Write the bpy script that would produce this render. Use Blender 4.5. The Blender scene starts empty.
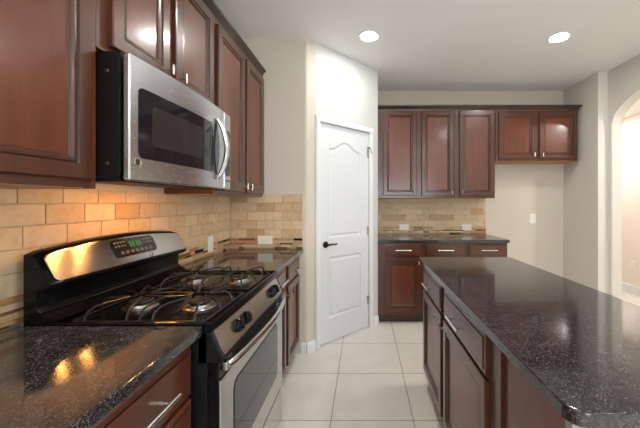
import bpy, bmesh, math, random
from mathutils import Vector, Matrix
random.seed(7)
sc = bpy.context.scene
C = sc.collection
PI = math.pi

# ------------------------------------------------------------------ camera, world, lights
H = 1.319
FPX = 301.0
cam_d = bpy.data.cameras.new('camera')
cam = bpy.data.objects.new('camera', cam_d); C.objects.link(cam)
cam.location = (0, 0, H); cam.rotation_euler = (PI/2, 0, 0)
cam_d.sensor_width = 36; cam_d.lens = 36*FPX/640
cam_d.shift_x = -44/640; cam_d.shift_y = -12/640
cam_d.clip_start = 0.02
sc.camera = cam
sc.view_settings.view_transform = 'Standard'; sc.view_settings.look = 'None'
sc.view_settings.gamma = 1; sc.view_settings.use_curve_mapping = False
sc.view_settings.exposure = 0.0
w = bpy.data.worlds.new('sky'); sc.world = w; w.use_nodes = True
w.node_tree.nodes['Background'].inputs[0].default_value = (.75, .86, 1, 1)
w.node_tree.nodes['Background'].inputs[1].default_value = 1.0

def area(name, loc, rot, sx, sy, power, col):
    l = bpy.data.lights.new(name, 'AREA'); l.shape = 'RECTANGLE'; l.size = sx; l.size_y = sy
    l.energy = power; l.color = col
    o = bpy.data.objects.new(name, l); C.objects.link(o); o.location = loc; o.rotation_euler = rot
    return o
DAY = (.90, .96, 1.0)
area('daylight_fill_rear', (1.2, -3.88, 1.35), (PI/2+.75, 0, 0), 2.6, 2.1, 125, DAY)       # added inside the rear window, tilted up to brighten the ceiling, toward +Y
area('daylight_fill_right', (5.88, -1.6, 1.35), (PI/2+.75, 0, PI/2), 2.2, 2.1, 125, DAY)    # daylight stand-in inside the side window, angled up as ceiling fill, toward -X
CAN = 205.0            # emission of the recessed ceiling lamps
COOK = 410.0            # emission of the cooktop lamps under the microwave
HALL = 520.0  # emission of the added, unseen hall fill lights

# ------------------------------------------------------------------ material helpers
def new_mat(name):
    m = bpy.data.materials.new(name); m.use_nodes = True
    nt = m.node_tree
    return m, nt, nt.nodes['Principled BSDF']
def setp(b, **k):
    for n, v in k.items():
        b.inputs[n].default_value = v
def rgb(r, g, b):
    f = lambda c: (c/255/12.92) if c/255 <= .04045 else ((c/255+.055)/1.055)**2.4
    return (f(r), f(g), f(b), 1)
def coords(nt, scale=(1, 1, 1), kind='Object', loc=(0, 0, 0)):
    tc = nt.nodes.new('ShaderNodeTexCoord'); mp = nt.nodes.new('ShaderNodeMapping')
    nt.links.new(tc.outputs[kind], mp.inputs[0]); mp.inputs['Scale'].default_value = scale
    mp.inputs['Location'].default_value = loc
    return mp.outputs[0]
def noise(nt, vec, scale, detail=4, rough=.55):
    n = nt.nodes.new('ShaderNodeTexNoise'); nt.links.new(vec, n.inputs['Vector'])
    n.inputs['Scale'].default_value = scale; n.inputs['Detail'].default_value = detail
    n.inputs['Roughness'].default_value = rough
    return n.outputs['Fac']
def ramp(nt, fac, stops):
    r = nt.nodes.new('ShaderNodeValToRGB'); nt.links.new(fac, r.inputs[0])
    e = r.color_ramp.elements
    e[0].position, e[0].color = stops[0]; e[1].position, e[1].color = stops[-1]
    for p, c in stops[1:-1]:
        x = e.new(p); x.color = c
    return r.outputs[0]
def mix(nt, fac, a, b, mode='MIX'):
    m = nt.nodes.new('ShaderNodeMix'); m.data_type = 'RGBA'; m.blend_type = mode
    for s, v in ((m.inputs[0], fac), (m.inputs[6], a), (m.inputs[7], b)):
        if isinstance(v, (int, float, tuple)): s.default_value = v
        else: nt.links.new(v, s)
    return m.outputs[2]
def bump(nt, b, h, strength, dist=.01):
    n = nt.nodes.new('ShaderNodeBump'); nt.links.new(h, n.inputs['Height'])
    n.inputs['Strength'].default_value = strength; n.inputs['Distance'].default_value = dist
    nt.links.new(n.outputs[0], b.inputs['Normal'])
def plain(name, col, rough=.5, metal=0, **k):
    m, nt, b = new_mat(name)
    setp(b, **{'Base Color': col, 'Roughness': rough, 'Metallic': metal}); setp(b, **k)
    return m
def paint(name, col, tex=.35, scale=70):
    m, nt, b = new_mat(name)
    setp(b, Roughness=.75)
    v = coords(nt)
    n = noise(nt, v, 2.0, 2)
    c2 = tuple(min(1, x*1.03) for x in col[:3])+(1,)
    nt.links.new(ramp(nt, n, [(.3, col), (.7, c2)]), b.inputs['Base Color'])
    if tex: bump(nt, b, ramp(nt, noise(nt, v, scale, 3, .5), [(.42, (0, 0, 0, 1)), (.62, (1, 1, 1, 1))]), tex, .004)
    return m
def wood(name, axis, dark=1.0, tint=(1, 1, 1)):
    m, nt, b = new_mat(name)
    s = [9, 9, 9]; s[axis] = .9
    oi = nt.nodes.new('ShaderNodeObjectInfo')
    off = nt.nodes.new('ShaderNodeVectorMath'); off.operation = 'SCALE'
    cmb = nt.nodes.new('ShaderNodeCombineXYZ')
    for i in range(3): nt.links.new(oi.outputs['Random'], cmb.inputs[i])
    nt.links.new(cmb.outputs[0], off.inputs[0]); off.inputs[3].default_value = 17.0
    add = nt.nodes.new('ShaderNodeVectorMath'); add.operation = 'ADD'
    nt.links.new(coords(nt, s), add.inputs[0]); nt.links.new(off.outputs[0], add.inputs[1])
    g = noise(nt, add.outputs[0], 3.0, 6, .6)
    add2 = nt.nodes.new('ShaderNodeVectorMath'); add2.operation = 'ADD'
    nt.links.new(coords(nt, (1, 1, .7)), add2.inputs[0]); nt.links.new(off.outputs[0], add2.inputs[1])
    bl = noise(nt, add2.outputs[0], 4.0, 3, .5)
    d = lambda r, g_, b_: rgb(r*dark*tint[0], g_*dark*tint[1], b_*dark*tint[2])
    c1 = ramp(nt, g, [(.3, d(76, 36, 19)), (.55, d(102, 50, 27)), (.75, d(120, 60, 33))])
    c2 = ramp(nt, bl, [(.32, d(76, 36, 20)), (.7, d(126, 65, 36))])
    nt.links.new(mix(nt, .45, c1, c2), b.inputs['Base Color'])
    setp(b, Roughness=.34, **{'Coat Weight': .45, 'Coat Roughness': .15})
    return m
def granite():
    m, nt, b = new_mat('dark_granite')
    v = coords(nt)
    vo = nt.nodes.new('ShaderNodeTexVoronoi'); nt.links.new(v, vo.inputs['Vector']); vo.inputs['Scale'].default_value = 420
    sep = nt.nodes.new('ShaderNodeSeparateColor'); nt.links.new(vo.outputs['Color'], sep.inputs[0])
    c1 = ramp(nt, sep.outputs[0], [(0, rgb(30, 29, 30)), (.5, rgb(45, 44, 45)), (.8, rgb(64, 64, 66)), (.92, rgb(84, 85, 88)), (1, rgb(112, 115, 121))])
    bl = ramp(nt, noise(nt, v, 26, 5, .65), [(.36, (.6, .58, .58, 1)), (.64, (1.25, 1.15, 1.08, 1))])
    nt.links.new(mix(nt, 1.0, c1, bl, 'MULTIPLY'), b.inputs['Base Color'])
    setp(b, Roughness=.085)
    setp(b, **{'IOR': 1.65, 'Specular IOR Level': .6})
    return m
def steel(name, col=(.56, .57, .58, 1), rough=.26, axis=2, brush=.05):
    m, nt, b = new_mat(name)
    s = [420, 420, 420]; s[axis] = 2
    n = noise(nt, coords(nt, s), 1.0, 2)
    rr = nt.nodes.new('ShaderNodeMapRange'); nt.links.new(n, rr.inputs[0])
    rr.inputs[3].default_value = rough-.02; rr.inputs[4].default_value = rough+.03
    nt.links.new(rr.outputs[0], b.inputs['Roughness'])
    setp(b, **{'Base Color': col, 'Metallic': 1.0})
    bump(nt, b, n, brush, .001)
    return m
def tile_floor():
    m, nt, b = new_mat('floor_tile')
    br = nt.nodes.new('ShaderNodeTexBrick')
    T = .4975
    v = coords(nt, loc=(.199+T*20, -1.817+T*20, 0))
    nt.links.new(v, br.inputs['Vector'])
    br.offset = 0; br.squash = 1
    br.inputs['Scale'].default_value = 1; br.inputs['Brick Width'].default_value = T; br.inputs['Row Height'].default_value = T
    br.inputs['Mortar Size'].default_value = .0032; br.inputs['Mortar Smooth'].default_value = .1; br.inputs['Bias'].default_value = 0
    br.inputs['Color1'].default_value = rgb(228, 226, 218); br.inputs['Color2'].default_value = rgb(223, 221, 212)
    br.inputs['Mortar'].default_value = rgb(158, 147, 128)
    cl = ramp(nt, noise(nt, coords(nt), 5, 6, .65), [(.3, (.9, .895, .88, 1)), (.7, (1.0, 1.0, 1.0, 1))])
    nt.links.new(mix(nt, 1.0, br.outputs['Color'], cl, 'MULTIPLY'), b.inputs['Base Color'])
    setp(b, Roughness=.36)
    inv = nt.nodes.new('ShaderNodeMath'); inv.operation = 'SUBTRACT'; inv.inputs[0].default_value = 1
    nt.links.new(br.outputs['Fac'], inv.inputs[1]); bump(nt, b, inv.outputs[0], .4, .003)
    return m
def travertine():
    m, nt, b = new_mat('travertine_tile')
    at = nt.nodes.new('ShaderNodeAttribute'); at.attribute_name = 'tone'
    v = coords(nt)
    cl = ramp(nt, noise(nt, v, 26, 6, .7), [(.32, (.86, .82, .77, 1)), (.5, (1, 1, 1, 1)), (.72, (1.05, 1.04, 1.01, 1))])
    nt.links.new(mix(nt, 1.0, at.outputs['Color'], cl, 'MULTIPLY'), b.inputs['Base Color'])
    setp(b, Roughness=.5)
    bump(nt, b, noise(nt, v, 90, 4, .7), .25, .002)
    return m
def emit(name, col, s):
    m, nt, b = new_mat(name)
    setp(b, **{'Base Color': (.9, .9, .9, 1) if s > 1 else (.01, .02, .01, 1), 'Emission Color': col, 'Emission Strength': s})
    return m

WALL = paint('beige_wall_paint', rgb(204, 194, 180))
PANTRY = paint('pale_wall_paint', rgb(200, 201, 197), .15)
RIGHTP = paint('right_wall_paint', rgb(214, 209, 200), .2)
HALLP = paint('hall_wall_paint', rgb(228, 217, 207), .15)
CEIL = paint('ceiling_paint', rgb(240, 240, 238), .12)
TRIM = plain('white_trim_paint', rgb(224, 225, 224), .4)
DOORW = plain('white_door_paint', rgb(218, 221, 225), .38)
FLOOR = tile_floor()
WZ = wood('cherry_wood_upright', 2, .95, (1.03, 1.0, .94)); WX = wood('cherry_wood_crosswise', 0)
GLAZE = plain('dark_glaze', rgb(46, 22, 16), .35)
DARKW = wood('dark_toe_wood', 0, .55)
FRAME = wood('cherry_wood_frame', 2, .78); FRAMEX = wood('cherry_wood_rail', 0, .84); CROWN = wood('dark_crown_wood', 0, .4)  # frames darker than panels: partly stain, partly cabinet shading put into the colour
UNDER = plain('cabinet_underside', rgb(176, 128, 84), .5)
GRAN = granite()
STEEL = steel('brushed_steel', axis=0); STEELV = steel('satin_nickel', (.70, .68, .64, 1), .24)
STEELB, _nt, _b = new_mat('brushed_fascia_steel')
setp(_b, **{'Base Color': (.62, .60, .57, 1), 'Metallic': 1.0, 'Roughness': .21, 'Anisotropic': .97})
_t = _nt.nodes.new('ShaderNodeTangent'); _t.direction_type = 'UV_MAP'; _t.uv_map = 'brush'; _nt.links.new(_t.outputs[0], _b.inputs['Tangent'])
STEELD = steel('door_steel', (.58, .57, .55, 1), .22, axis=0)
CHROME = plain('polished_steel', (.52, .51, .50, 1), .16, 1)
ALU = plain('burner_aluminium', (.36, .35, .34, 1), .3, 1)
BLACK = plain('black_enamel', (.004, .004, .0045, 1), .14, 0, **{'IOR': 1.3})
BLACKS = plain('black_satin', (.006, .006, .006, 1), .45, 0, **{'Specular IOR Level': .25})
CAST = plain('cast_iron', (.009, .009, .010, 1), .34, 0, **{'Specular IOR Level': .35})
GLASSB = plain('black_glass', (.010, .010, .012, 1), .05)
GLASSI = plain('inner_window_glass', (.03, .026, .025, 1), .1)
GLASSO = plain('oven_window_glass', (.10, .105, .10, 1), .05, .5)
BRONZE = plain('dark_bronze', (.018, .015, .013, 1), .3, .6)
PLATE = plain('white_plastic', rgb(232, 230, 224), .35)
SLOT = plain('slot_grey', rgb(120, 118, 112), .5)
GROUT = plain('grout', rgb(202, 180, 146), .8)
TRAV = travertine()
GREEN = emit('green_digits', (.05, 1, .12, 1), .25)
BTN = plain('button_grey', rgb(70, 73, 80), .4)
MOS = [plain('mosaic_cream', rgb(196, 172, 132), .35), plain('mosaic_brown', rgb(124, 90, 60), .25),
       plain('mosaic_dark', rgb(38, 26, 20), .12), plain('mosaic_copper', rgb(172, 128, 82), .25),
       plain('mosaic_stone', rgb(176, 150, 112), .4), plain('mosaic_rose', rgb(186, 140, 112), .35)]
LENS = emit('lamp_lens', (1, .965, .93, 1), CAN)
LENSH = emit('hall_fill_lens', (1, .95, .90, 1), HALL)
COOKL = emit('cooktop_lamp_lens', (1, .43, .10, 1), COOK)
WINGL, _nt, _b = new_mat('window_glass'); setp(_b, **{'Base Color': (1, 1, 1, 1), 'Roughness': .02, 'Transmission Weight': 1.0, 'IOR': 1.1})

# ------------------------------------------------------------------ mesh helpers
def link(name, bm, mats, parent=None, smooth=35):
    bmesh.ops.recalc_face_normals(bm, faces=bm.faces[:])
    me = bpy.data.meshes.new(name)
    for f in bm.faces: f.smooth = True
    bm.to_mesh(me); bm.free()
    me.set_sharp_from_angle(angle=math.radians(smooth))
    for m in (mats if isinstance(mats, (list, tuple)) else [mats]): me.materials.append(m)
    o = bpy.data.objects.new(name, me); C.objects.link(o)
    wn = o.modifiers.new('weighted_normals', 'WEIGHTED_NORMAL'); wn.weight = 100; wn.keep_sharp = True
    if parent: o.parent = parent
    return o
def share(name, src, parent, loc=(0, 0, 0), rot=(0, 0, 0)):
    o = src.copy(); o.name = name; C.objects.link(o); o.parent = parent
    o.location = loc; o.rotation_euler = rot
    return o
def box(bm, x0, x1, y0, y1, z0, z1, bev=0, mat=0, seg=2):
    vs = [bm.verts.new((x, y, z)) for x in (x0, x1) for y in (y0, y1) for z in (z0, z1)]
    fs = [bm.faces.new([vs[i] for i in q]) for q in ((0, 1, 3, 2), (4, 6, 7, 5), (0, 4, 5, 1), (2, 3, 7, 6), (0, 2, 6, 4), (1, 5, 7, 3))]
    for f in fs: f.material_index = mat
    if bev:
        es = list({e for f in fs for e in f.edges})
        r = bmesh.ops.bevel(bm, geom=es, offset=bev, segments=seg, affect='EDGES', profile=.5)
        for f in r['faces']: f.material_index = mat
    return vs
def rings(bm, rs, mats=None, cap0=True, cap1=True, mat=0):
    """connect successive closed loops of 3-D points"""
    V = [[bm.verts.new(p) for p in r] for r in rs]
    n = len(V[0])
    for k in range(len(V)-1):
        for i in range(n):
            f = bm.faces.new((V[k][i], V[k][(i+1) % n], V[k+1][(i+1) % n], V[k+1][i]))
            f.material_index = mats[k] if mats else mat
    if cap0: bm.faces.new(V[0][::-1]).material_index = mat
    if cap1: bm.faces.new(V[-1]).material_index = mats[-1] if mats and len(mats) >= len(V) else mat
    return V
def rect(x0, x1, z0, z1, y):
    return [(x0, y, z0), (x1, y, z0), (x1, y, z1), (x0, y, z1)]
def rrect(x0, x1, z0, z1, y, r, n=4):
    out = []
    for cx, cz, a in ((x1-r, z1-r, 0), (x0+r, z1-r, 90), (x0+r, z0+r, 180), (x1-r, z0+r, 270)):
        for i in range(n+1):
            t = math.radians(a+90*i/n); out.append((cx+r*math.cos(t), y, cz+r*math.sin(t)))
    return out
def prism(bm, pts, fn, a0, a1, mat=0):
    """extrude a 2-D polygon between a0 and a1; fn(p, a) -> 3-D point"""
    rings(bm, [[fn(p, a0) for p in pts], [fn(p, a1) for p in pts]], mat=mat)
def tube(bm, pts, r, n=8, mat=0, closed=False, flat=1.0):
    pts = [Vector(p) for p in pts]; rs = []
    N = len(pts); prev = None
    for i, p in enumerate(pts):
        a = pts[(i-1) % N] if (closed or i > 0) else p
        b = pts[(i+1) % N] if (closed or i < N-1) else p
        t = (b-a).normalized()
        if prev is None:
            up = Vector((0, 0, 1)) if abs(t.z) < .9 else Vector((1, 0, 0))
            u = t.cross(up).normalized()
        else:
            u = (prev - t*prev.dot(t)).normalized()
        prev = u; v = t.cross(u)
        rr = r[i] if isinstance(r, (list, tuple)) else r
        rs.append([p + u*rr*math.cos(2*PI*k/n) + v*rr*flat*math.sin(2*PI*k/n) for k in range(n)])
    if closed:
        rs.append(rs[0])
        V = [[bm.verts.new(q) for q in R] for R in rs[:-1]]; V.append(V[0])
        for k in range(N):
            for i in range(n):
                bm.faces.new((V[k][i], V[k][(i+1) % n], V[k+1][(i+1) % n], V[k+1][i])).material_index = mat
    else: rings(bm, rs, mat=mat)
def lathe(bm, prof, centre, axis='z', n=24, mat=0, mats=None):
    """prof: list of (radius, height)"""
    cx, cy, cz = centre; rs = []
    for r, h in prof:
        L = []
        for k in range(n):
            c, s = r*math.cos(2*PI*k/n), r*math.sin(2*PI*k/n)
            L.append((cx+c, cy+s, cz+h) if axis == 'z' else (cx+c, cy+h, cz+s))
        rs.append(L)
    rings(bm, rs, mats=mats, mat=mat)
def tag(o, label, cat, group=None, kind=None):
    o['label'] = label; o['category'] = cat
    if group: o['group'] = group
    if kind: o['kind'] = kind
    return o
def thing(name, label, cat, loc, rz=0, group=None, kind=None):
    o = bpy.data.objects.new(name, None); C.objects.link(o)
    o.empty_display_size = .05
    o.location = loc; o.rotation_euler = (0, 0, rz)
    return tag(o, label, cat, group, kind)
L90, R90 = PI/2, -PI/2

# ------------------------------------------------------------------ the room
CZ = 2.743
XL = -1.17; YS = 2.62; YB = 3.85; XR = 2.55; XR2 = 2.655; YJ = 3.28
AX, AY, BX, BY = -.50, 2.62, .149, 3.257
def struct(name, bm, mats, label, cat, parent=None):
    return tag(link(name, bm, mats, parent), label, cat, kind='structure')
bm = bmesh.new(); box(bm, -1.4, 6.1, -4.1, 6.2, -.1, 0)
struct('floor', bm, FLOOR, 'large square cream floor tiles with tan grout lines', 'floor')
bm = bmesh.new(); box(bm, -1.4, XR2+.12, -4.1, YB+.1, CZ, CZ+.1); box(bm, XR2+.12, 6.1, -4.1, .9, CZ, CZ+.1)
struct('ceiling', bm, CEIL, 'flat pale grey kitchen ceiling with round recessed lamps', 'ceiling')
bm = bmesh.new(); box(bm, XL-.12, XL, -4.0, YS, 0, CZ)
struct('wall_left', bm, WALL, 'beige wall behind the range and the left hand cabinets', 'wall')
# stub wall with a rounded outer corner
bm = bmesh.new()
rc = .018
d1 = Vector((BX-AX, BY-AY)).normalized()
arc = []
p0 = Vector((AX-rc, AY)); p2 = Vector((AX, AY))+d1*rc
for i in range(6):
    t = i/5; q = p0*(1-t)**2 + Vector((AX, AY))*2*t*(1-t) + p2*t*t; arc.append((q.x, q.y))
poly = [(XL-.12, YS)] + arc + [(AX+d1.x*.09-.001, AY+d1.y*.09), (AX-.05, AY+.16), (XL-.12, YS+.12)]
prism(bm, poly, lambda p, a: (p[0], p[1], a), 0, CZ)
struct('wall_end', bm, WALL, 'short beige textured wall that ends the left counter', 'wall')
# angled pantry wall: local x along the wall, y into the wall
LP = math.hypot(BX-AX, BY-AY); TH = math.atan2(BY-AY, BX-AX)
DX0, DX1, DZ = .142, .776, 2.045       # door opening
wp = bpy.data.objects.new('wall_pantry', None)
bm = bmesh.new()
prism(bm, [(.09, 0), (DX0-.006, 0), (DX0-.006, DZ+.006), (DX1+.006, DZ+.006), (DX1+.006, 0), (LP, 0), (LP, CZ), (.09, CZ)],
      lambda p, a: (p[0], a, p[1]), 0, .11)
o = struct('wall_pantry', bm, PANTRY, 'pale angled wall around the white pantry door', 'wall')
o.location = (AX, AY, 0); o.rotation_euler = (0, 0, TH)
bpy.data.objects.remove(wp)
bm = bmesh.new(); box(bm, BX-.11, BX, BY+.001, YB, 0, CZ)
struct('wall_return', bm, WALL, 'narrow wall return between the pantry corner and the far cabinets', 'wall')
bm = bmesh.new(); box(bm, BX-.11, XR+.2, YB, YB+.1, 0, CZ)
struct('wall_back', bm, WALL, 'beige far wall above and beside the far cabinets', 'wall')
bm = bmesh.new(); box(bm, XR, XR2+.115, YJ, YB, 0, CZ, .006)
struct('wall_right', bm, RIGHTP, 'beige wall section right of the empty refrigerator space', 'wall')
# wall with the arched opening
AY1 = 3.227; AA = .75; AB = .305; ASP = 2.15; AC = AY1-AA
pts = [(-4.0, 0), (AC-AA, 0)]
for i in range(33):
    t = PI - PI*i/32; pts.append((AC+AA*math.cos(t), ASP+AB*math.sin(t)))
pts += [(AY1, 0), (YJ, 0), (YJ, CZ), (-4.0, CZ)]
bm = bmesh.new()
# only the stretch next to the kitchen: from the side room's opening to the jog
pts = [(.95, 0) if p == (-4.0, 0) else ((.95, CZ) if p == (-4.0, CZ) else p) for p in pts]
prism(bm, pts, lambda p, a: (a, p[0], p[1]), XR2, XR2+.115)
bmesh.ops.bevel(bm, geom=[e for e in bm.edges if abs(e.verts[0].co.x-e.verts[1].co.x) < 1e-6 and max(v.co.y for v in e.verts) < AY1+.01 and min(v.co.y for v in e.verts) > AC-AA-.01 and max(v.co.z for v in e.verts) < CZ-.05 and not all(v.co.z < .001 for v in e.verts)], offset=.008, segments=2, affect='EDGES')
struct('wall_arch', bm, RIGHTP, 'beige right hand wall with an arched opening to the hall', 'wall')
# hall beyond the arch
bm = bmesh.new(); box(bm, 3.85, 3.95, .9, 6.1, 0, 2.74)
struct('wall_hall', bm, HALLP, 'warm tan hall wall seen through the arched opening', 'wall')
bm = bmesh.new(); box(bm, XR2+.116, 3.85, 6.0, 6.1, 0, 2.74); box(bm, XR2-.05, XR2+.115, YB+.1, 6.1, 0, 2.74)
struct('wall_hall_end', bm, HALLP, 'far end of the hall behind the arched wall', 'wall')
bm = bmesh.new(); box(bm, XR2+.115, 6.1, .9, .95, 0, 2.74)
struct('wall_hall_near', bm, HALLP, 'near end wall of the hall beyond the arch', 'wall')
bm = bmesh.new(); box(bm, XR2+.12, 3.85, .95, 6.0, 2.56, 2.66)
struct('ceiling_hall', bm, CEIL, 'lower white ceiling of the hall beyond the arch', 'ceiling')
# rear and side walls, each with a window opening, out of frame behind the camera
def wall_window(name, n, horiz, at, a0, a1, w0, w1, z0, z1, label):
    bm = bmesh.new()
    f = (lambda a, d, z: (a, at+d, z)) if horiz else (lambda a, d, z: (at+d, a, z))
    def b(a0, a1, z0, z1, d0, d1, bm=bm):
        p, q = f(a0, d0, z0), f(a1, d1, z1)
        box(bm, min(p[0], q[0]), max(p[0], q[0]), min(p[1], q[1]), max(p[1], q[1]), z0, z1)
    s = -1 if horiz else 1
    b(a0, w0, 0, CZ, 0, .1*s); b(w1, a1, 0, CZ, 0, .1*s); b(w0, w1, 0, z0, 0, .1*s); b(w0, w1, z1, CZ, 0, .1*s)
    struct(name, bm, WALL, label, 'wall')
    bm = bmesh.new()
    for q in ((w0, w0+.06, z0, z1), (w1-.06, w1, z0, z1), (w0, w1, z0, z0+.06), (w0, w1, z1-.06, z1), ((w0+w1)/2-.03, (w0+w1)/2+.03, z0, z1)):
        b(*q, .02*s, .08*s, bm)
    fr = struct('window_%d' % n, bm, TRIM, 'white framed window in the wall behind the camera, number %d' % n, 'window')
    bm = bmesh.new(); b(w0+.05, w1-.05, z0+.05, z1-.05, .045*s, .055*s, bm)
    link('window_glass', bm, WINGL, fr)
wall_window('wall_rear', 1, True, -4.0, -1.29, 6.1, -.1, 2.5, .3, 2.4, 'beige wall far behind the camera with a wide window')
wall_window('wall_side', 2, False, 6.0, -4.0, .9, -2.7, -.5, .3, 2.4, 'beige wall of the adjoining room with a window')

# baseboards
def baseboard(name, p, q, label, h=.095, t=.013):
    p, q = Vector(p), Vector(q); d = (q-p); L = d.length
    bm = bmesh.new()
    prof = [(0, 0), (0, h), (-t*.4, h), (-t*.7, h-.012), (-t, h-.02), (-t, 0)]
    prism(bm, prof, lambda s, a: (a, s[0], s[1]), 0, L)
    o = struct(name, bm, TRIM, label, 'baseboard')
    o.location = (p.x, p.y, 0); o.rotation_euler = (0, 0, math.atan2(d.y, d.x))
g = .001
baseboard('baseboard_end', (-.545, YS-g), (AX-.004, YS-g), 'short white baseboard at the end of the left cabinets')
baseboard('baseboard_pantry', (AX+d1.x*.002+d1.y*g, AY+d1.y*.002-d1.x*g), (AX+d1.x*(DX0-.055)+d1.y*g, AY+d1.y*(DX0-.055)-d1.x*g), 'white baseboard left of the pantry door')
baseboard('baseboard_pantry_right', (AX+d1.x*(DX1+.056)+d1.y*g, AY+d1.y*(DX1+.056)-d1.x*g), (BX+d1.y*g, BY-d1.x*g), 'white baseboard right of the pantry door')
baseboard('baseboard_back', (1.565, YB-g), (XR-.002, YB-g), 'white baseboard along the empty refrigerator space')
baseboard('baseboard_right', (XR-g, YB-.016), (XR-g, YJ), 'white baseboard on the right wall section')
baseboard('baseboard_hall', (3.85-g, 5.98), (3.85-g, .97), 'white baseboard of the hall seen through the arch', .13)
baseboard('baseboard_arch', (XR2-g, YJ-.002), (XR2-g, AY1+.002), 'white baseboard beside the arched opening')

# pantry door: local frame of the wall
dr = thing('door_1', 'white two panel pantry door with arched upper panel and black lever handle', 'door', (AX, AY, 0), TH, kind='structure')
bm = bmesh.new()
def casing(x0, x1, zt, wd):
    prof = [(0, -.003), (0, -.011), (.012, -.017), (wd-.014, -.019), (wd-.004, -.013), (wd, -.003)]
    rs = []
    for path in ('l0', 'l1', 'r1', 'r0'):
        L = []
        for o_, y in prof:
            if path == 'l0': L.append((x0-o_, y, 0.002))
            if path == 'l1': L.append((x0-o_, y, zt+o_))
            if path == 'r1': L.append((x1+o_, y, zt+o_))
            if path == 'r0': L.append((x1+o_, y, 0.002))
        rs.append(L)
    rings(bm, rs)
casing(DX0-.002, DX1+.002, DZ+.002, .05)
for q in ((DX0-.005, DX0-.001, 0.002, DZ+.004), (DX1+.001, DX1+.005, 0.002, DZ+.004)): box(bm, q[0], q[1], -.003, .10, q[2], q[3])
box(bm, DX0-.005, DX1+.005, -.003, .10, DZ+.001, DZ+.005)
link('door_frame', bm, TRIM, dr)
# leaf with two moulded panels
bm = bmesh.new()
yl = .012     # front face of the leaf, set back behind the casing
x0, x1, z0, z1 = DX0+.003, DX1-.003, .014, DZ-.003
def arch_loop(xa, xb, za, zb, rise, ins, y, n=12):
    xa, xb, za, zb = xa+ins, xb-ins, za+ins, zb-ins
    L = [(xa, y, za), (xb, y, za)]
    m = (xa+xb)/2; hw = (xb-xa)/2
    for i in range(n+1):
        t = xb + (xa-xb)*i/n; s = abs(t-m)/hw
        e = .5*(1+math.cos(PI*min(1, s/.86)))
        L.append((t, y, zb-rise+rise*e))
    return L
SM = .105
pan = [(x0+SM, x1-SM, .985, 1.90, .075), (x0+SM, x1-SM, .235, .80, 0.0)]
prof = [(0, yl), (.010, yl+.009), (.018, yl+.010), (.036, yl+.001)]
hole = []
for xa, xb, za, zb, rise in pan:
    Ls = [arch_loop(xa, xb, za, zb, rise, i, y) for i, y in prof]
    V = rings(bm, Ls, cap0=False, cap1=True)
    hole.append([tuple(v.co) for v in V[0]])
# front face pieces around the panels
def quad(a): bm.faces.new([bm.verts.new(p) for p in a])
xa, xb = x0+SM, x1-SM
quad([(x0, yl, z0), (xa, yl, z0), (xa, yl, z1), (x0, yl, z1)]); quad([(xb, yl, z0), (x1, yl, z0), (x1, yl, z1), (xb, yl, z1)])
quad([(xa, yl, z0), (xb, yl, z0), (xb, yl, .235), (xa, yl, .235)]); quad([(xa, yl, .80), (xb, yl, .80), (xb, yl, .985), (xa, yl, .985)])
top = hole[0][2:]
for a, b_ in zip(top[:-1], top[1:]): quad([a, (a[0], yl, z1), (b_[0], yl, z1), b_])
bmesh.ops.remove_doubles(bm, verts=bm.verts[:], dist=.0003)
box(bm, x0, x1, yl+.012, yl+.036, z0, z1)
for q in ((x0, x0, z0, z1), (x1, x1, z0, z1)): quad([(q[0], yl, z0), (q[0], yl+.012, z0), (q[0], yl+.012, z1), (q[0], yl, z1)])
quad([(x0, yl, z1), (x1, yl, z1), (x1, yl+.012, z1), (x0, yl+.012, z1)]); quad([(x0, yl, z0), (x1, yl, z0), (x1, yl+.012, z0), (x0, yl+.012, z0)])
leaf = link('door_leaf', bm, DOORW, dr, 0)
bm = bmesh.new()
hx, hz = x0+.068, .925
lathe(bm, [(.030, 0), (.031, -.006), (.026, -.010), (.014, -.012), (.012, -.040), (.010, -.044)], (hx, yl-.0005, hz), 'y', 20)
tube(bm, [(hx, yl-.045, hz), (hx+.02, yl-.05, hz+.002), (hx+.055, yl-.05, hz+.004), (hx+.085, yl-.048, hz-.002), (hx+.105, yl-.045, hz+.006)], [.009, .009, .008, .007, .006], 8)
h = link('lever_handle', bm, BRONZE, leaf); h['label'] = 'black lever handle'
for hz in (.29, 1.02, 1.83):
    bm = bmesh.new(); tube(bm, [(x1+.004, yl-.008, hz-.045), (x1+.004, yl-.008, hz+.045)], .006, 8)
    box(bm, x1-.02, x1+.004, yl-.0015, yl+.003, hz-.045, hz+.045)
    link('hinge', bm, STEELV, dr)
bm = bmesh.new()
tube(bm, [(x1-.028, yl-.018, 1.885), (x1+.02, yl-.02, 1.885)], .007, 8); tube(bm, [(x1+.004, yl-.02, 1.885), (x1+.012, yl-.035, 1.86), (x1+.022, yl-.04, 1.82)], .003, 6)
h = link('hinge_stop', bm, BRONZE, dr); h['label'] = 'small black hinge stop'

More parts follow.
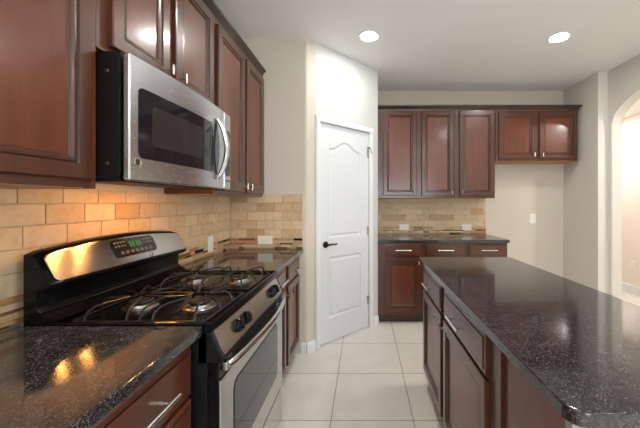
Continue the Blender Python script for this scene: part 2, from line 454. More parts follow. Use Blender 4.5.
# ------------------------------------------------------------------ cabinet builder
# local frame: x to the right along the face, y = 0 the face-frame front, +y into the wall, z up
def panel_door(name, w_, h_, parent, loc, knob=None, fw=.047):
    """framed cabinet door, lower left corner at loc; knob = (x, z) inside the door"""
    bm = bmesh.new(); T = .02
    P = [(0, 0, 0), (0, -T+.004, 0), (.004, -T, 0), (fw, -T, 1), (fw+.003, -T+.006, 0), (fw+.006, -T+.004, 0), (fw+.014, -T+.003, 0), (fw+.020, -T+.008, 1), (fw+.023, -T+.0125, 0)]
    rs = [rect(i, w_-i, i, h_-i, y) for i, y, m in P]
    rings(bm, rs, mats=[m for _, _, m in P[:-1]]+[0, 2], mat=0)
    o = link(name, bm, [FRAME, GLAZE, WZ], parent, 20); o.location = loc
    if knob: t_knob(o, knob[0], knob[1], -T)
    return o
_k = {}
def t_knob(parent, x, z, y):
    if 'k' not in _k:
        bm = bmesh.new()
        tube(bm, [(0, -.0003, 0), (0, -.026, 0)], .0045, 8); tube(bm, [(0, -.029, -.022), (0, -.029, .022)], .0058, 10)
        o = link('knob', bm, STEELV, parent); _k['k'] = o
    else: o = share('knob', _k['k'], parent)
    o.location = (x, y, z); return o
def bar_pull(parent, x, z, y, L=.16):
    bm = bmesh.new()
    tube(bm, [(-L/2, -.036, 0), (L/2, -.036, 0)], .0068, 10)
    for s in (-1, 1): tube(bm, [(s*L*.31, -.0003, 0), (s*L*.31, -.034, 0)], .0048, 8)
    o = link('bar_pull', bm, STEELV, parent); o.location = (x, y, z); return o
def drawer_front(w_, h_, parent, loc, pull=.172):
    bm = bmesh.new(); T = .02
    P = [(0, 0, 0), (0, -.013, 0), (.003, -.0155, 0), (.014, -.0165, 0), (.0165, -.0155, 1), (.019, -T, 0)]
    rings(bm, [rect(i, w_-i, i, h_-i, y) for i, y, m in P], mats=[m for _, _, m in P], mat=0)
    o = link('drawer', bm, [FRAMEX, GLAZE], parent, 20); o.location = loc
    if pull: bar_pull(o, w_/2, h_/2, -T, pull)
    return o
def base_cabinet(label, loc, rz, W, depth=.58, group=None, fronts=(), left_panel=False):
    """fronts: list of ('drawer', x, z, w, h) / ('door', x, z, w, h, knob_side)"""
    t = thing('base_cabinet', label, 'cabinet', loc, rz, group)
    bm = bmesh.new(); box(bm, 0, W, 0, depth, .1, .879, .001)
    link('body', bm, FRAME, t)
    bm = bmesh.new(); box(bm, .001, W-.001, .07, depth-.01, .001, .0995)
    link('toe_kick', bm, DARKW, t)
    for f in fronts:
        if f[0] == 'drawer': drawer_front(f[3], f[4], t, (f[1], -.0005, f[2]))
        else:
            kx = f[3]-.028 if f[5] == 'r' else .028
            panel_door('door', f[3], f[4], t, (f[1], -.0005, f[2]), (kx, f[4]-.035))
    return t
def upper_cabinet(label, loc, rz, W, Hh, depth=.285, group=None, doors=(), crown=True, rail=True, top=.062):
    """origin at the lower left of the face; doors: (x, z, w, h, knob side)"""
    t = thing('wall_cabinet', label, 'cabinet', loc, rz, group)
    bm = bmesh.new(); box(bm, 0, W, 0, depth, .004, Hh-.002, .001)
    link('body', bm, FRAME, t)
    bm = bmesh.new(); box(bm, .004, W-.004, .02, depth-.004, 0, .0035)
    u = link('underside', bm, UNDER, t); u['label'] = 'pale unfinished underside'
    for x, z, w_, h_, ks in doors:
        kx = w_-.026 if ks == 'r' else .026
        panel_door('door', w_, h_, t, (x, -.0005, z), (kx, .042))
    return t
def crown(label, segs, loc, rz, group):
    """segs: polyline of (x, y) outer face-plane points in the local frame (y<0 is out)"""
    prof = [(0, 0), (-.008, 0), (-.010, .012), (-.022, .030), (-.034, .040), (-.036, .052), (0, .052)]
    bm = bmesh.new(); rs = []
    n = len(segs)
    for i, p in enumerate(segs):
        p = Vector(p); ns = []
        if i > 0: e = (p-Vector(segs[i-1])).normalized(); ns.append(Vector((e.y, -e.x)))
        if i < n-1: e = (Vector(segs[i+1])-p).normalized(); ns.append(Vector((e.y, -e.x)))
        nn = ns[0] if len(ns) == 1 else (ns[0]+ns[1])/(1+ns[0].dot(ns[1]))
        rs.append([(p.x+nn.x*-o_, p.y+nn.y*-o_, z) for o_, z in prof])
    rings(bm, rs)
    o = tag(link('crown_molding', bm, CROWN), label, 'molding', group); o.location = loc; o.rotation_euler = (0, 0, rz)
    return o

# ------------------------------------------------------------------ left run
XF = -.573        # face frame plane of the left base cabinets (fronts at -.533)
Y0R, Y1R = .988, 1.752   # range bay
bg = 'left base cabinets beside the range'
base_cabinet('cherry base cabinet of three drawers with bar pulls, touching the near side of the range', (XF, .530, 0), L90, .452, group=bg,
             fronts=[('drawer', .012, .700, .430, .155), ('drawer', .012, .410, .430, .275), ('drawer', .012, .120, .430, .275)])
base_cabinet('cherry base cabinet under the near end of the left counter, beside the camera', (XF, -.20, 0), L90, .727, group=bg,
             fronts=[('drawer', .012, .700, .700, .155), ('door', .012, .120, .345, .560, 'r'), ('door', .367, .120, .345, .560, 'l')])
base_cabinet('cherry base cabinet touching the far side of the range', (XF, 1.760, 0), L90, .410, group=bg,
             fronts=[('drawer', .030, .715, .350, .140), ('door', .030, .120, .350, .580, 'r')])
base_cabinet('cherry base cabinet in the corner against the short end wall', (XF, 2.172, 0), L90, .444, group=bg,
             fronts=[('drawer', .030, .715, .380, .140), ('door', .030, .120, .380, .580, 'l')])
def slab(name, x0, x1, y0, y1, label, corners=None, bev=.004):
    bm = bmesh.new()
    if not corners: box(bm, x0, x1, y0, y1, .8805, .914, bev)
    else:
        pts = []
        for (px, py, a0, r) in corners:
            if r == 0: pts.append((px, py)); continue
            for i in range(9):
                t = math.radians(a0+90*i/8); pts.append((px+r*math.cos(t), py+r*math.sin(t)))
        rs = []
        cx, cy = (x0+x1)/2, (y0+y1)/2
        def ins(d): return [(p[0]+(d if p[0] < cx else -d), p[1]+(d if p[1] < cy else -d)) for p in pts]
        for d, z in ((bev, .8805), (0, .8805+bev), (0, .914-bev), (bev*.3, .914-bev*.3), (bev, .914)): rs.append([(x, y, z) for x, y in ins(d)])
        rings(bm, rs)
    return tag(link(name, bm, GRAN), label, 'countertop')
slab('granite_countertop', XL+.001, -.528, -.20, Y0R-.003, 'dark granite countertop in front of the near end of the range')
slab('granite_countertop', XL+.001, -.528, Y1R+.004, YS-.002, 'dark granite countertop beyond the range, ending at the short wall')

# backsplashes: grout bed, travertine tiles in courses, mosaic band
def mosaic(bm, W, z0, h, y, rnd):
    z = z0
    for hh, wts in ((.013, (2, 3, 2, 3, 3, 1)), (.023, (6, .5, .15, 1, 5, 2)), (.010, (1, 4, 3, 3, 1, .5)), (.023, (6, .5, .15, 1, 5, 2)), (.020, (3, 2, 1.2, 2.5, 3, 1))):
        hh *= h/.089
        x = -rnd.random()*.05
        while x < W:
            L = rnd.choice((.05, .075, .11, .14, .15))
            a, b_ = max(x, 0.0005), min(x+L, W-.0005)
            if b_-a > .006:
                mi = rnd.choices(range(6), wts)[0]
                box(bm, a+.0007, b_-.0007, y-.006-rnd.random()*.0015, y, z+.0007, z+hh-.0007, .0007, mi, 1)
            x += L
        z += hh
def backsplash(label, loc, rz, W, zt, seed, gap=()):
    """local frame as a cabinet: y = 0 is the wall, tiles stand out to -y"""
    rnd = random.Random(seed)
    t = thing('tile_backsplash', label, 'backsplash', loc, rz, kind='structure')
    z0 = .9145
    bm = bmesh.new(); box(bm, 0, W, -.004, -.0005, z0, zt)
    link('grout', bm, GROUT, t)
    bm = bmesh.new(); lay = bm.loops.layers.float_color.new('tone')
    zb = z0+.092; n = 5; rh = .0765
    z = zb; r = 0
    while z < zt-.01:
        x = -(.0775 if r % 2 else 0) - rnd.random()*.02
        ztop = min(z+rh, zt)
        while x < W:
            L = .153
            a, b_ = max(x, 0), min(x+L, W)
            if b_-a > .012:
                f0 = len(bm.faces)
                box(bm, a+.0016, b_-.0016, -.0105-rnd.random()*.001, -.004, z+.0016, ztop-.0016, .0022, 0, 2)
                k = rnd.random(); q = rnd.random()
                base = Vector(rgb(198, 170, 134)[:3]).lerp(Vector(rgb(212, 189, 156)[:3]), k)
                if q < .06: base = Vector(rgb(184, 152, 114)[:3])
                bm.faces.ensure_lookup_table()
                for f in bm.faces[f0:]:
                    for lp in f.loops: lp[lay] = (*base, 1)
            x += L
        z += rh; r += 1
    for f in bm.faces:
        for lp in f.loops:
            if lp[lay][3] == 0: lp[lay] = (*rgb(205, 176, 134)[:3], 1)
    link('travertine_tiles', bm, TRAV, t)
    bm = bmesh.new(); mosaic(bm, W, z0+.001, .089, -.004, rnd)
    link('mosaic_band', bm, MOS, t)
    return t
backsplash('travertine backsplash with mosaic band on the left wall behind the range', (XL, -.20, 0), L90, YS-.012+.20, 1.372, 3)
backsplash('travertine backsplash with mosaic band on the short end wall', (XL+.012, YS, 0), 0, -.534-XL-.012, 1.388, 5)
backsplash('travertine backsplash with mosaic band between the far cabinets', (BX+.002, YB, 0), 0, 1.556-BX, 1.372, 9)

# left wall cabinets
XU = -.880       # face frame plane; doors reach -.860
ug = 'wall cabinets on the left wall'
UB = 1.362; UT = 2.41
upper_cabinet('large cherry wall cabinet at the left edge, left of the microwave', (XU, .372, UB), L90, .598, UT-UB, group=ug,
              doors=[(.02, .027, .566, .985, 'l')])
upper_cabinet('short two door cherry wall cabinet right above the microwave', (XU, .988, 1.825), L90, .764, UT-1.825, group=ug,
              doors=[(.045, .028, .305, .535, 'r'), (.394, .028, .345, .535, 'l')])
upper_cabinet('tall two door cherry wall cabinet between microwave and short end wall', (XU, 1.7535, UB), L90, .862, UT-UB, group=ug,
              doors=[(.030, .027, .400, .985, 'r'), (.464, .027, .375, .985, 'l')])
bm = bmesh.new(); box(bm, .0, .0165, .0, .285, 0, UT-UB-.002)
o = tag(link('cabinet_filler', bm, WZ), 'narrow cherry filler strip between large left cabinet and microwave', 'filler'); o.location = (XU, .9705, UB); o.rotation_euler = (0, 0, L90)
crown('dark cherry crown molding along the left wall cabinets', [(.372, 0), (2.616, 0)], (XU-.008, 0, UT), L90, 'crown moldings')

# ------------------------------------------------------------------ far run
YF = 3.255
bgf = 'far base cabinets under the far counter'
for i, (x, W, lab) in enumerate(((BX+.003, .508, 'leftmost cherry base cabinet of the far run, beside the pantry door'),
                            (.662, .450, 'middle cherry base cabinet of the far run, partly behind the island'),
                            (1.114, .436, 'rightmost cherry base cabinet of the far run, next to the refrigerator space'))):
    fx = (.078, .016, .018)[i]; fw_ = (.385, .390, .405)[i]
    base_cabinet(lab, (x, YF, 0), 0, W, .583, bgf, [('drawer', fx, .742, fw_, .122), ('door', fx, .140, fw_, .568, 'r' if i != 2 else 'l')])
slab('granite_countertop', BX+.002, 1.562, 3.222, YB-.002, 'dark granite countertop of the far run below the far wall cabinets')
ugf = 'wall cabinets on the far wall'
YU = 3.540
x_ = BX+.003
upper_cabinet('tall cherry wall cabinet at the left of the far wall, single door', (x_, YU, UB), 0, .470, 2.40-UB, group=ugf, doors=[(.072, .030, .388, .992, 'r')])
upper_cabinet('tall cherry wall cabinet second from left on the far wall', (x_+.472, YU, UB), 0, .440, 2.40-UB, group=ugf, doors=[(.050, .030, .376, .992, 'r')])
upper_cabinet('tall cherry wall cabinet third from left on the far wall', (x_+.914, YU, UB), 0, .474, 2.40-UB, group=ugf, doors=[(.052, .030, .406, .992, 'l')])
upper_cabinet('short two door cherry wall cabinet above the empty refrigerator space', (1.545, YU, 1.800), 0, .965, .60, group=ugf,
              doors=[(.034, .028, .430, .545, 'r'), (.512, .028, .438, .545, 'l')])
crown('dark cherry crown molding along the far wall cabinets', [(x_, 0), (2.510, 0), (2.510, .285)], (0, YU, 2.40), 0, 'crown moldings')

# ------------------------------------------------------------------ island
XI = .446       # face frame plane, fronts at .426
ig = 'island cabinets facing the range'
base_cabinet('island base cabinet at the far end of the island', (XI, 2.190, 0), R90, .542, .585, ig,
             [('drawer', .018, .700, .495, .150), ('door', .018, .120, .495, .565, 'r')])
base_cabinet('island base cabinet nearer the camera, second from the far end', (XI, 1.646, 0), R90, .600, .585, ig,
             [('drawer', .022, .700, .560, .150), ('door', .022, .120, .560, .565, 'l')])
ip = thing('island_end_cabinet', 'plain recessed cherry section at the near end of the island without doors', 'cabinet', (XI, 1.044, 0), R90)
bm = bmesh.new(); box(bm, 0, .062, 0, .05, .1, .879, .001); link('stile', bm, FRAME, ip)
bm = bmesh.new(); box(bm, .063, .372, .012, .030, .001, .879, .001); box(bm, .05, .372, .0305, .58, .001, .879); link('panel', bm, WZ, ip)
bm = bmesh.new()
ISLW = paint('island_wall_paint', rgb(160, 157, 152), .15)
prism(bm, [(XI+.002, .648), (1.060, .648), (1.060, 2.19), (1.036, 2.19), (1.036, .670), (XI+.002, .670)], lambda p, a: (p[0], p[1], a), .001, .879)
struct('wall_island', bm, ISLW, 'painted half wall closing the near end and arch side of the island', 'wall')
R = .036
slab('granite_countertop', .401, 1.076, .576, 2.212, 'large dark granite island countertop with a rounded near corner',
     [(.401+R, .576+R, 180, R), (1.076-R, .576+R, 270, R), (1.076-.01, 2.212-.01, 0, .01), (.401+.01, 2.212-.01, 90, .01)])

# ------------------------------------------------------------------ range
RX = -.514
rg = thing('gas_range', 'stainless and black freestanding gas range with four burners', 'range', (RX, .990, 0), L90)
RW = .760; rc_ = RW/2
bm = bmesh.new(); box(bm, 0, RW, .002, .606, .03, .890, .003)
for sx in (.04, RW-.04):
    for sy in (.06, .6): lathe(bm, [(.016, -.0), (.016, .03)], (sx, sy, .001), n=10)
link('body', bm, BLACKS, rg)
# storage drawer
bm = bmesh.new(); box(bm, .004, RW-.004, -.036, .001, .055, .248, .005)
link('storage_drawer', bm, STEELD, rg)
# oven door: steel skin, black top band with slots, window
bm = bmesh.new(); box(bm, .003, RW-.003, -.034, .001, .262, .784, .004)
od = link('oven_door', bm, BLACK, rg)
bm = bmesh.new()
box(bm, .005, RW-.005, -.040, -.0342, .264, .726, .003)
sk = link('steel_skin', bm, STEELD, od)
bm = bmesh.new()
rings(bm, [rrect(.105, .655, .372, .668, -.0402, .035), rrect(.105, .655, .372, .668, -.0412, .035), rrect(.108, .652, .375, .665, -.0415, .033)])
link('window_border', bm, BLACK, od)
bm = bmesh.new(); rings(bm, [rrect(.111, .649, .378, .662, -.0416, .031), rrect(.111, .649, .378, .662, -.0422, .031)])
link('oven_window', bm, GLASSO, od)
bm = bmesh.new()
for k in range(5):
    z = .734+k*.009
    box(bm, .11, RW-.11, -.0375, -.0341, z, z+.004, .001)
link('vent_slats', bm, BLACKS, od)
bm = bmesh.new()
hp = []; hr = []
for i in range(25):
    t = i/24; x = .030+(RW-.06)*t
    e = min(t, 1-t)*24
    y = -.052-.034*math.sin(PI*t)**.8
    hp.append((x, y, .766)); hr.append(.0135 if e < 1 else .0155)
tube(bm, hp, hr, 12)
for sx in (.034, RW-.034): box(bm, sx-.016, sx+.016, -.055, -.0343, .751, .781, .005)
h = link('oven_handle', bm, CHROME, od); h['label'] = 'bowed polished steel handle'
# control panel (sloped) with knobs
bm = bmesh.new()
prism(bm, [(-.002, .888), (.03, .888), (.03, .788), (-.046, .788), (-.044, .800)], lambda p, a: (a, p[0], p[1]), 0, RW)
cp = link('control_panel', bm, BLACKS, rg)
sl = math.atan2(.042, .088)
bm = bmesh.new()
def onp(x, s, d):   # point on the sloped face: s from bottom edge (0) to top (1), d outwards
    y = -.044+.042*s; z = .800+.088*s
    return (x, y-d*math.cos(sl), z+d*math.sin(sl))
x0, x1 = .022, RW-.022
rings(bm, [[onp(x0, .02, .0003), onp(x1, .02, .0003), onp(x1, .98, .0003), onp(x0, .98, .0003)], [onp(x0, .02, .003), onp(x1, .02, .003), onp(x1, .98, .003), onp(x0, .98, .003)],
           [onp(x0+.002, .05, .0038), onp(x1-.002, .05, .0038), onp(x1-.002, .95, .0038), onp(x0+.002, .95, .0038)]])
fp = link('steel_fascia', bm, STEELD, cp)
for kx in (-.210, -.135, .205, .265):
    bm = bmesh.new()
    lathe(bm, [(.026, -.0045), (.0262, -.009), (.0235, -.012), (.0225, -.022), (.020, -.024)], (0, 0, 0), 'y', 20)
    box(bm, -.0028, .0028, -.0275, -.022, -.019, .019, .0015)
    k = link('control_knob', bm, BLACK, cp); k.location = onp(rc_+kx, .48, 0); k.rotation_euler = (-sl, 0, 0)
# cooktop: shallow tray with raised rim and rolled front edge
bm = bmesh.new()
rs = []
for ins, z in ((0, .8905), (0, .912), (.004, .920), (.012, .922), (.022, .916), (.034, .910)):
    rs.append([(ins*.6, -.016+ins, z), (RW-ins*.6, -.016+ins, z), (RW-ins*.6, .545-ins*.2, z), (ins*.6, .545-ins*.2, z)])
rings(bm, rs)
link('cooktop', bm, BLACK, rg)
burn = [(sx, y) for y in (.130, .360) for sx in (rc_-.190, rc_+.190)]
for i, (x, y) in enumerate(burn):
    bm = bmesh.new()
    lathe(bm, [(.060, .9103), (.058, .9125), (.047, .915), (.045, .924), (.040, .927)], (x, y, 0), n=28)
    b = link('burner_base', bm, ALU, rg)
    bm = bmesh.new()
    lathe(bm, [(.041, .9273), (.042, .932), (.038, .936), (.012, .937)], (x, y, 0), n=28)
    link('burner_cap', bm, CAST, b)
# two grates, each over a front and a back burner
for gx in (rc_-.190, rc_+.190):
    bm = bmesh.new()
    hw = .165; ya, yb = .022, .475; zf = .915; zt = .956; r = .0043
    rrp = [(gx-hw, ya), (gx+hw, ya), (gx+hw, yb), (gx-hw, yb)]
    base = []
    for (x, y), a in zip(rrp, (180, 270, 0, 90)):
        cxx = x+(.02 if x < gx else -.02); cyy = y+(.02 if y < .2 else -.02)
        for i in range(5):
            t = math.radians(a+90*i/4); base.append((cxx+.02*math.cos(t), cyy+.02*math.sin(t), zf))
    tube(bm, base, r, 8, closed=True)
    for (x, y) in rrp:
        cxx = x+(.014 if x < gx else -.014); cyy = y+(.014 if y < .2 else -.014)
        lathe(bm, [(.006, .9105), (.006, .916)], (cxx, cyy, 0), n=8)
    tube(bm, [(gx-hw, .245, zf), (gx-hw+.02, .245, zt-.008), (gx-hw+.04, .245, zt), (gx+hw-.04, .245, zt), (gx+hw-.02, .245, zt-.008), (gx+hw, .245, zf)], r, 8)
    for by in (.130, .360):
        for s in (-1, 1):
            # arched fingers from the side rails toward the burner centre
            for dy in (-.045, .045):
                ye = by+dy
                tube(bm, [(gx+s*hw, ye+dy*.6, zf), (gx+s*(hw-.012), ye+dy*.55, zt-.014), (gx+s*(hw-.035), ye+dy*.4, zt-.002), (gx+s*(hw-.06), ye+dy*.2, zt), (gx+s*.028, by+dy*.5, zt)], r, 8)
            yr = ya if by < .2 else yb
            sg = 1 if by < .2 else -1
        for dx in (-.05, .05):
            tube(bm, [(gx+dx, yr, zf), (gx+dx, yr+sg*.012, zt-.012), (gx+dx*.9, yr+sg*.03, zt), (gx+dx*.35, by-sg*.03, zt)], r, 8)
        tube(bm, [(gx-.03, .245, zt), (gx-.012, by+sg*.03, zt)], r, 8); tube(bm, [(gx+.03, .245, zt), (gx+.012, by+sg*.03, zt)], r, 8)
    link('burner_grate', bm, CAST, rg)
# backguard
bm = bmesh.new()
def crownz(x): return 1.150+.026*(1-((x-rc_)/rc_)**2)
N = 24
rs = []
for i in range(N+1):
    x = RW*i/N; zt = crownz(x)
    e = min(i, N-i); q = .006 if e == 0 else 0
    rs.append([(x, .606, .891), (x, .606, zt-q), (x, .590, zt-q), (x, .562+q, zt-.010-q), (x, .512+q, 1.050), (x, .514+q, 1.036), (x, .530+q, 1.026),
               (x, .556+q, 1.020), (x, .560+q, .965), (x, .548, .945), (x, .520, .930), (x, .508, .9225), (x, .546, .9222)][:])
rings(bm, rs)
bgd = link('backguard', bm, BLACK, rg, 50)
def face(x, s, d):  # sloped fascia, s 0..1 bottom to top
    zt = crownz(x)-.010; za = 1.050
    y = .512+.050*s; z = za+(zt-za)*s
    return (x, y-d*.9, z+d*.43)
bm = bmesh.new()
rs0, rs1 = [], []
def fascia_loop(x0, x1, s0, s1, d, n=20, r=.012):
    L = [face(x0+r, s0, d)] + [face(x0+r+(x1-x0-2*r)*i/n, s0, d) for i in range(1, n)] + [face(x1-r, s0, d), face(x1, s0+.12, d), face(x1, s1-.12, d)]
    L += [face(x1-r-(x1-x0-2*r)*i/n, s1, d) for i in range(0, n+1)] + [face(x0, s1-.12, d), face(x0, s0+.12, d)]
    return L
rings(bm, [fascia_loop(.014, RW-.014, .03, .97, .0004), fascia_loop(.014, RW-.014, .03, .97, .003), fascia_loop(.016, RW-.016, .05, .95, .0038)])
uv = bm.loops.layers.uv.new('brush')
for f in bm.faces:
    for lp in f.loops: lp[uv].uv = (lp.vert.co.z*4, lp.vert.co.x)
link('steel_fascia', bm, STEELB, bgd)
bm = bmesh.new()
rings(bm, [fascia_loop(.268, .520, .26, .90, .004, 8), fascia_loop(.268, .520, .26, .90, .0062, 8)])
dp = link('display_panel', bm, GLASSB, bgd)
def patch(bm, x0, x1, s0, s1, d0, d1): rings(bm, [[face(x0, s0, d), face(x1, s0, d), face(x1, s1, d), face(x0, s1, d)] for d in (d0, d1)])
bm = bmesh.new()
for dx in (0, .017, .040, .057):
    for sgm in ((0, .010, .66, .685), (0, .010, .74, .765), (0, .002, .58, .76), (.010, .012, .58, .76), (0, .010, .57, .595)):
        patch(bm, .362+dx+sgm[0], .362+dx+sgm[1], sgm[2], sgm[3], .0064, .0068)
link('clock_digits', bm, GREEN, dp)
bm = bmesh.new()
for r_ in range(2):
    for c in range(4):
        patch(bm, .282+c*.016, .293+c*.016, .62+r_*.13, .69+r_*.13, .0064, .0069); patch(bm, .444+c*.016, .455+c*.016, .62+r_*.13, .69+r_*.13, .0064, .0069)
for c in range(7): patch(bm, .300+c*.028, .318+c*.028, .35, .46, .0064, .0069)
link('buttons', bm, BTN, dp)
def badge(parent, centre, rx, rad, axis='y'):
    bm = bmesh.new()
    lathe(bm, [(rad, 0), (rad, -.0018), (rad*.86, -.0022), (rad*.80, -.0014), (rad*.1, -.0016)], (0, 0, 0), 'y', 24)
    # script loops of the round emblem
    a = [(-.45, .0), (-.35, .38), (.0, .42), (.05, .1), (-.25, -.2), (-.42, -.35), (-.1, -.42), (.12, -.1), (.4, .25), (.3, .45), (.12, .2), (.2, -.3), (.5, -.2)]
    tube(bm, [(x*rad*1.1, -.0022, z*rad*1.1) for x, z in a], rad*.06, 6, 1)
    o = link('round_badge', bm, [STEELV, BLACKS], parent); o.location = centre; o.rotation_euler = rx
    return o
p = face(.470, .13, .0045); badge(bgd, p, (-math.atan2(.05, .1), 0, 0), .011)

# ------------------------------------------------------------------ microwave
MX = -.802
mw = thing('microwave', 'stainless over-the-range microwave with black window and curved handle', 'microwave', (MX, .9905, 1.402), L90)
MW = .757; MH = .415
bm = bmesh.new(); box(bm, 0, MW, .001, .352, 0, MH, .003)
for z in (.045, MH-.07): lathe(bm, [(.006, 0), (.006, .002)], (0, 0, 0), 'y', 10)
mb = link('case', bm, BLACKS, mw)
for z in (.045, .35):
    bm = bmesh.new(); lathe(bm, [(.007, 0), (.006, -.003)], (0, 0, 0), 'y', 12)
    s_ = link('screw', bm, STEELV, mb); s_.location = (-.0003, .045, z); s_.rotation_euler = (0, 0, R90)
def bow(x): return -.020-.022*math.sin(PI*max(0, min(1, x/MW)))
def bowed(name, x0, x1, z0, z1, d0, d1, mat, parent, r=.0, n=20, ev=.004):
    """a plate that follows the bowed front: d0/d1 offsets in front of the bow"""
    bm = bmesh.new()
    def loop(ins, d):
        a, b_, c, e = x0+ins, x1-ins, z0+ins, z1-ins; rr = max(r-ins, .0005)
        L = []
        for cx, cz, an in ((b_-rr, e-rr, 0), (a+rr, e-rr, 90), (a+rr, c+rr, 180), (b_-rr, c+rr, 270)):
            for i in range(5):
                t = math.radians(an+22.5*i); L.append((cx+rr*math.cos(t), cz+rr*math.sin(t)))
            nx = {0: (a+rr), 180: (b_-rr)}.get(an)
            if nx is not None:
                x_s = L[-1][0]; zz = L[-1][1]
                for k in range(1, n): L.append((x_s+(nx-x_s)*k/n, zz))
        return [(x, (d if callable(d) is False and d is None else bow(x)-d), z) for x, z in L]
    A = loop(0, d0); B = loop(0, d1-ev); Cc = loop(ev, d1)
    # fill the front with a grid strip so the bow is kept
    V = rings(bm, [A, B, Cc], cap0=True, cap1=False)
    fr = V[-1]
    top = [v for v in fr if v.co.z > (z0+z1)/2]; bot = [v for v in fr if v.co.z <= (z0+z1)/2]
    top.sort(key=lambda v: v.co.x); bot.sort(key=lambda v: v.co.x)
    for t_, b2 in zip(range(len(top)-1), range(len(bot)-1)):
        q = [top[t_], top[t_+1], bot[b2+1], bot[b2]]
        try: bm.faces.new(q)
        except ValueError: pass
    return link(name, bm, mat, parent, 40)
md = bowed('door', .002, .655, -.012, MH-.002, -.010, .008, STEEL, mw, .010)
bowed('control_surround', .658, MW-.002, -.012, MH-.002, -.010, .008, STEEL, mw, .010)
bowed('black_window', .036, .512, .068, .312, .0083, .0098, GLASSB, md, .022, ev=.001)
bowed('viewing_screen', .095, .405, .118, .262, .0100, .0106, GLASSI, md, .012, ev=.0004)
cg = bowed('control_glass', .672, MW-.016, .060, .318, .0083, .0098, GLASSB, mw, .020, ev=.001)
# leaf shaped black inset behind the handle, and the arched handle
bm = bmesh.new()
L0 = []; n = 16; HX = .556
for i in range(n+1):
    t = i/n; L0.append(((HX)-.052*math.sin(PI*t), .055+.275*t))
for i in range(1, n):
    t = 1-i/n; L0.append(((HX)+.030*math.sin(PI*t), .055+.275*t))
rings(bm, [[(x, bow(x)-.0083, z) for x, z in L0], [(x, bow(x)-.0115, z) for x, z in L0]])
link('handle_inset', bm, plain('smoked_glass', (.03, .035, .04, 1), .06), md)
bm = bmesh.new(); hp = []; hr = []
for i in range(21):
    t = i/20; s = math.sin(PI*t)
    x = HX+.032*s
    hp.append((x, bow(x)-.014-.036*s**.8, (.040+.305*t))); hr.append(.010+.005*s)
tube(bm, hp, hr, 10)
h = link('handle', bm, CHROME, md); h['label'] = 'curved polished steel handle'
badge(md, (.034, bow(.034)-.0083, .052), (0, 0, 0), .016)
bm = bmesh.new()
for i in range(3): lathe(bm, [(.006, -.0083), (.005, -.010)], (.680+i*.024, bow(.7), .036), 'y', 12)
link('buttons', bm, BLACKS, mw)
bm = bmesh.new(); box(bm, .02, MW-.02, .02, .34, -.003, -.0005, .001)
box(bm, .004, MW-.004, .004, .016, -.016, -.0005, .002); box(bm, .004, .016, .016, .345, -.016, -.0005, .002)
link('vent_plate', bm, BLACKS, mw)
for x in (.325, .440):
    bm = bmesh.new(); box(bm, x, x+.024, .085, .135, -.006, -.0035, .001)
    k = link('cooktop_lamp', bm, COOKL, mw); k['label'] = 'warm glowing lamp lens'

# ------------------------------------------------------------------ plates and lamps
def wall_plate(name, label, cat, loc, rz, w_, h_, kind, group=None):
    t = thing(name, label, cat, loc, rz, group)
    bm = bmesh.new(); box(bm, -w_/2, w_/2, -.006, -.0003, -h_/2, h_/2, .002)
    link('cover_plate', bm, PLATE, t)
    if kind == 'switch':
        bm = bmesh.new(); box(bm, -.017, .017, -.0085, -.0062, -.033, .033, .001); link('rocker', bm, PLATE, t)
    else:
        for s in (-1, 1):
            bm = bmesh.new(); dx, dz = (s*.02, 0) if w_ > h_ else (0, s*.02)
            box(bm, dx-.0145, dx+.0145, -.0075, -.0062, dz-.0145, dz+.0145, .001); sk = link('socket', bm, PLATE, t)
            bm = bmesh.new(); box(bm, dx-.007, dx-.005, -.008, -.0076, dz-.004, dz+.005); box(bm, dx+.005, dx+.007, -.008, -.0076, dz-.004, dz+.005); link('slots', bm, SLOT, sk)
    return t
og = 'white wall plates'
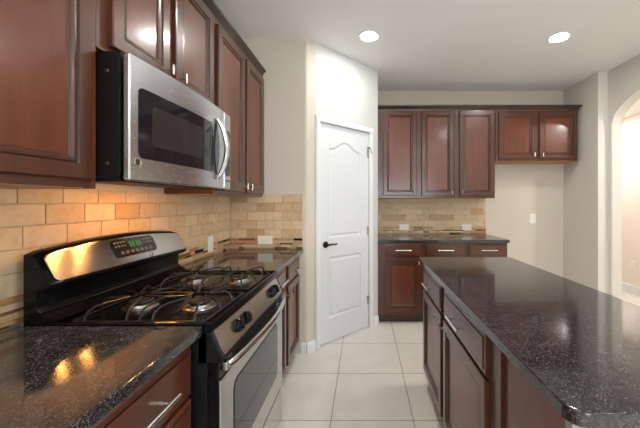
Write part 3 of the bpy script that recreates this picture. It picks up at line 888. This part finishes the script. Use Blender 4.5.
wall_plate('power_outlet', 'white outlet plate on the left backsplash beyond the range', 'outlet', (XL+.0115, 2.265, 1.003), L90, .075, .118, 'outlet', og)
wall_plate('power_outlet', 'white outlet plate lying sideways on the short end wall backsplash', 'outlet', (-.855, YS-.0115, .990), 0, .128, .074, 'outlet', og)
wall_plate('power_outlet', 'white outlet plate on the far backsplash, the left one above the counter', 'outlet', (.510, YB-.0115, .998), 0, .118, .076, 'outlet', og)
wall_plate('power_outlet', 'white outlet plate on the far backsplash, the right one above the counter', 'outlet', (1.310, YB-.0115, .998), 0, .118, .076, 'outlet', og)
wall_plate('wall_switch', 'white switch plate on the bare wall of the refrigerator space', 'switch', (2.158, YB-.0005, 1.108), 0, .075, .125, 'switch')
wall_plate('power_outlet', 'white outlet plate low on the hall wall beyond the arch', 'outlet', (3.8495, 4.30, .417), R90, .075, .118, 'outlet', og)
def can(x, y, label, z=CZ, lens=LENS):
    t = thing('ceiling_light', label, 'ceiling light', (x, y, z), 0, 'recessed ceiling lights')
    bm = bmesh.new(); lathe(bm, [(.088, -.0005), (.088, -.004), (.080, -.008), (.072, -.006), (.070, -.0035)], (0, 0, 0), n=36)
    link('trim_ring', bm, TRIM, t)
    bm = bmesh.new(); lathe(bm, [(.069, -.004), (.069, -.0055), (.060, -.007), (.02, -.0075)], (0, 0, 0), n=32)
    link('lens', bm, lens, t)
    return t
can(.043, 2.58, 'round recessed ceiling light in front of the pantry door, the left one')
can(1.684, 2.60, 'round recessed ceiling light near the right wall, the right one')
can(.043, .80, 'round recessed ceiling light above the aisle beside the range')
can(1.684, .80, 'round recessed ceiling light above the near right side of the island')
can(.043, -1.2, 'round recessed ceiling light behind the camera over the aisle')
can(1.684, -1.2, 'round recessed ceiling light behind the camera to the right')
can(3.2, 2.3, 'added fill light, out of view, in the middle of the hall beyond the arch', 2.56, LENSH)  # added out of view to light the hall
can(3.25, 4.5, 'added fill light, out of view, at the far end of the hall beyond the arch', 2.56, LENSH)  # second unseen light, added to brighten the hall wall
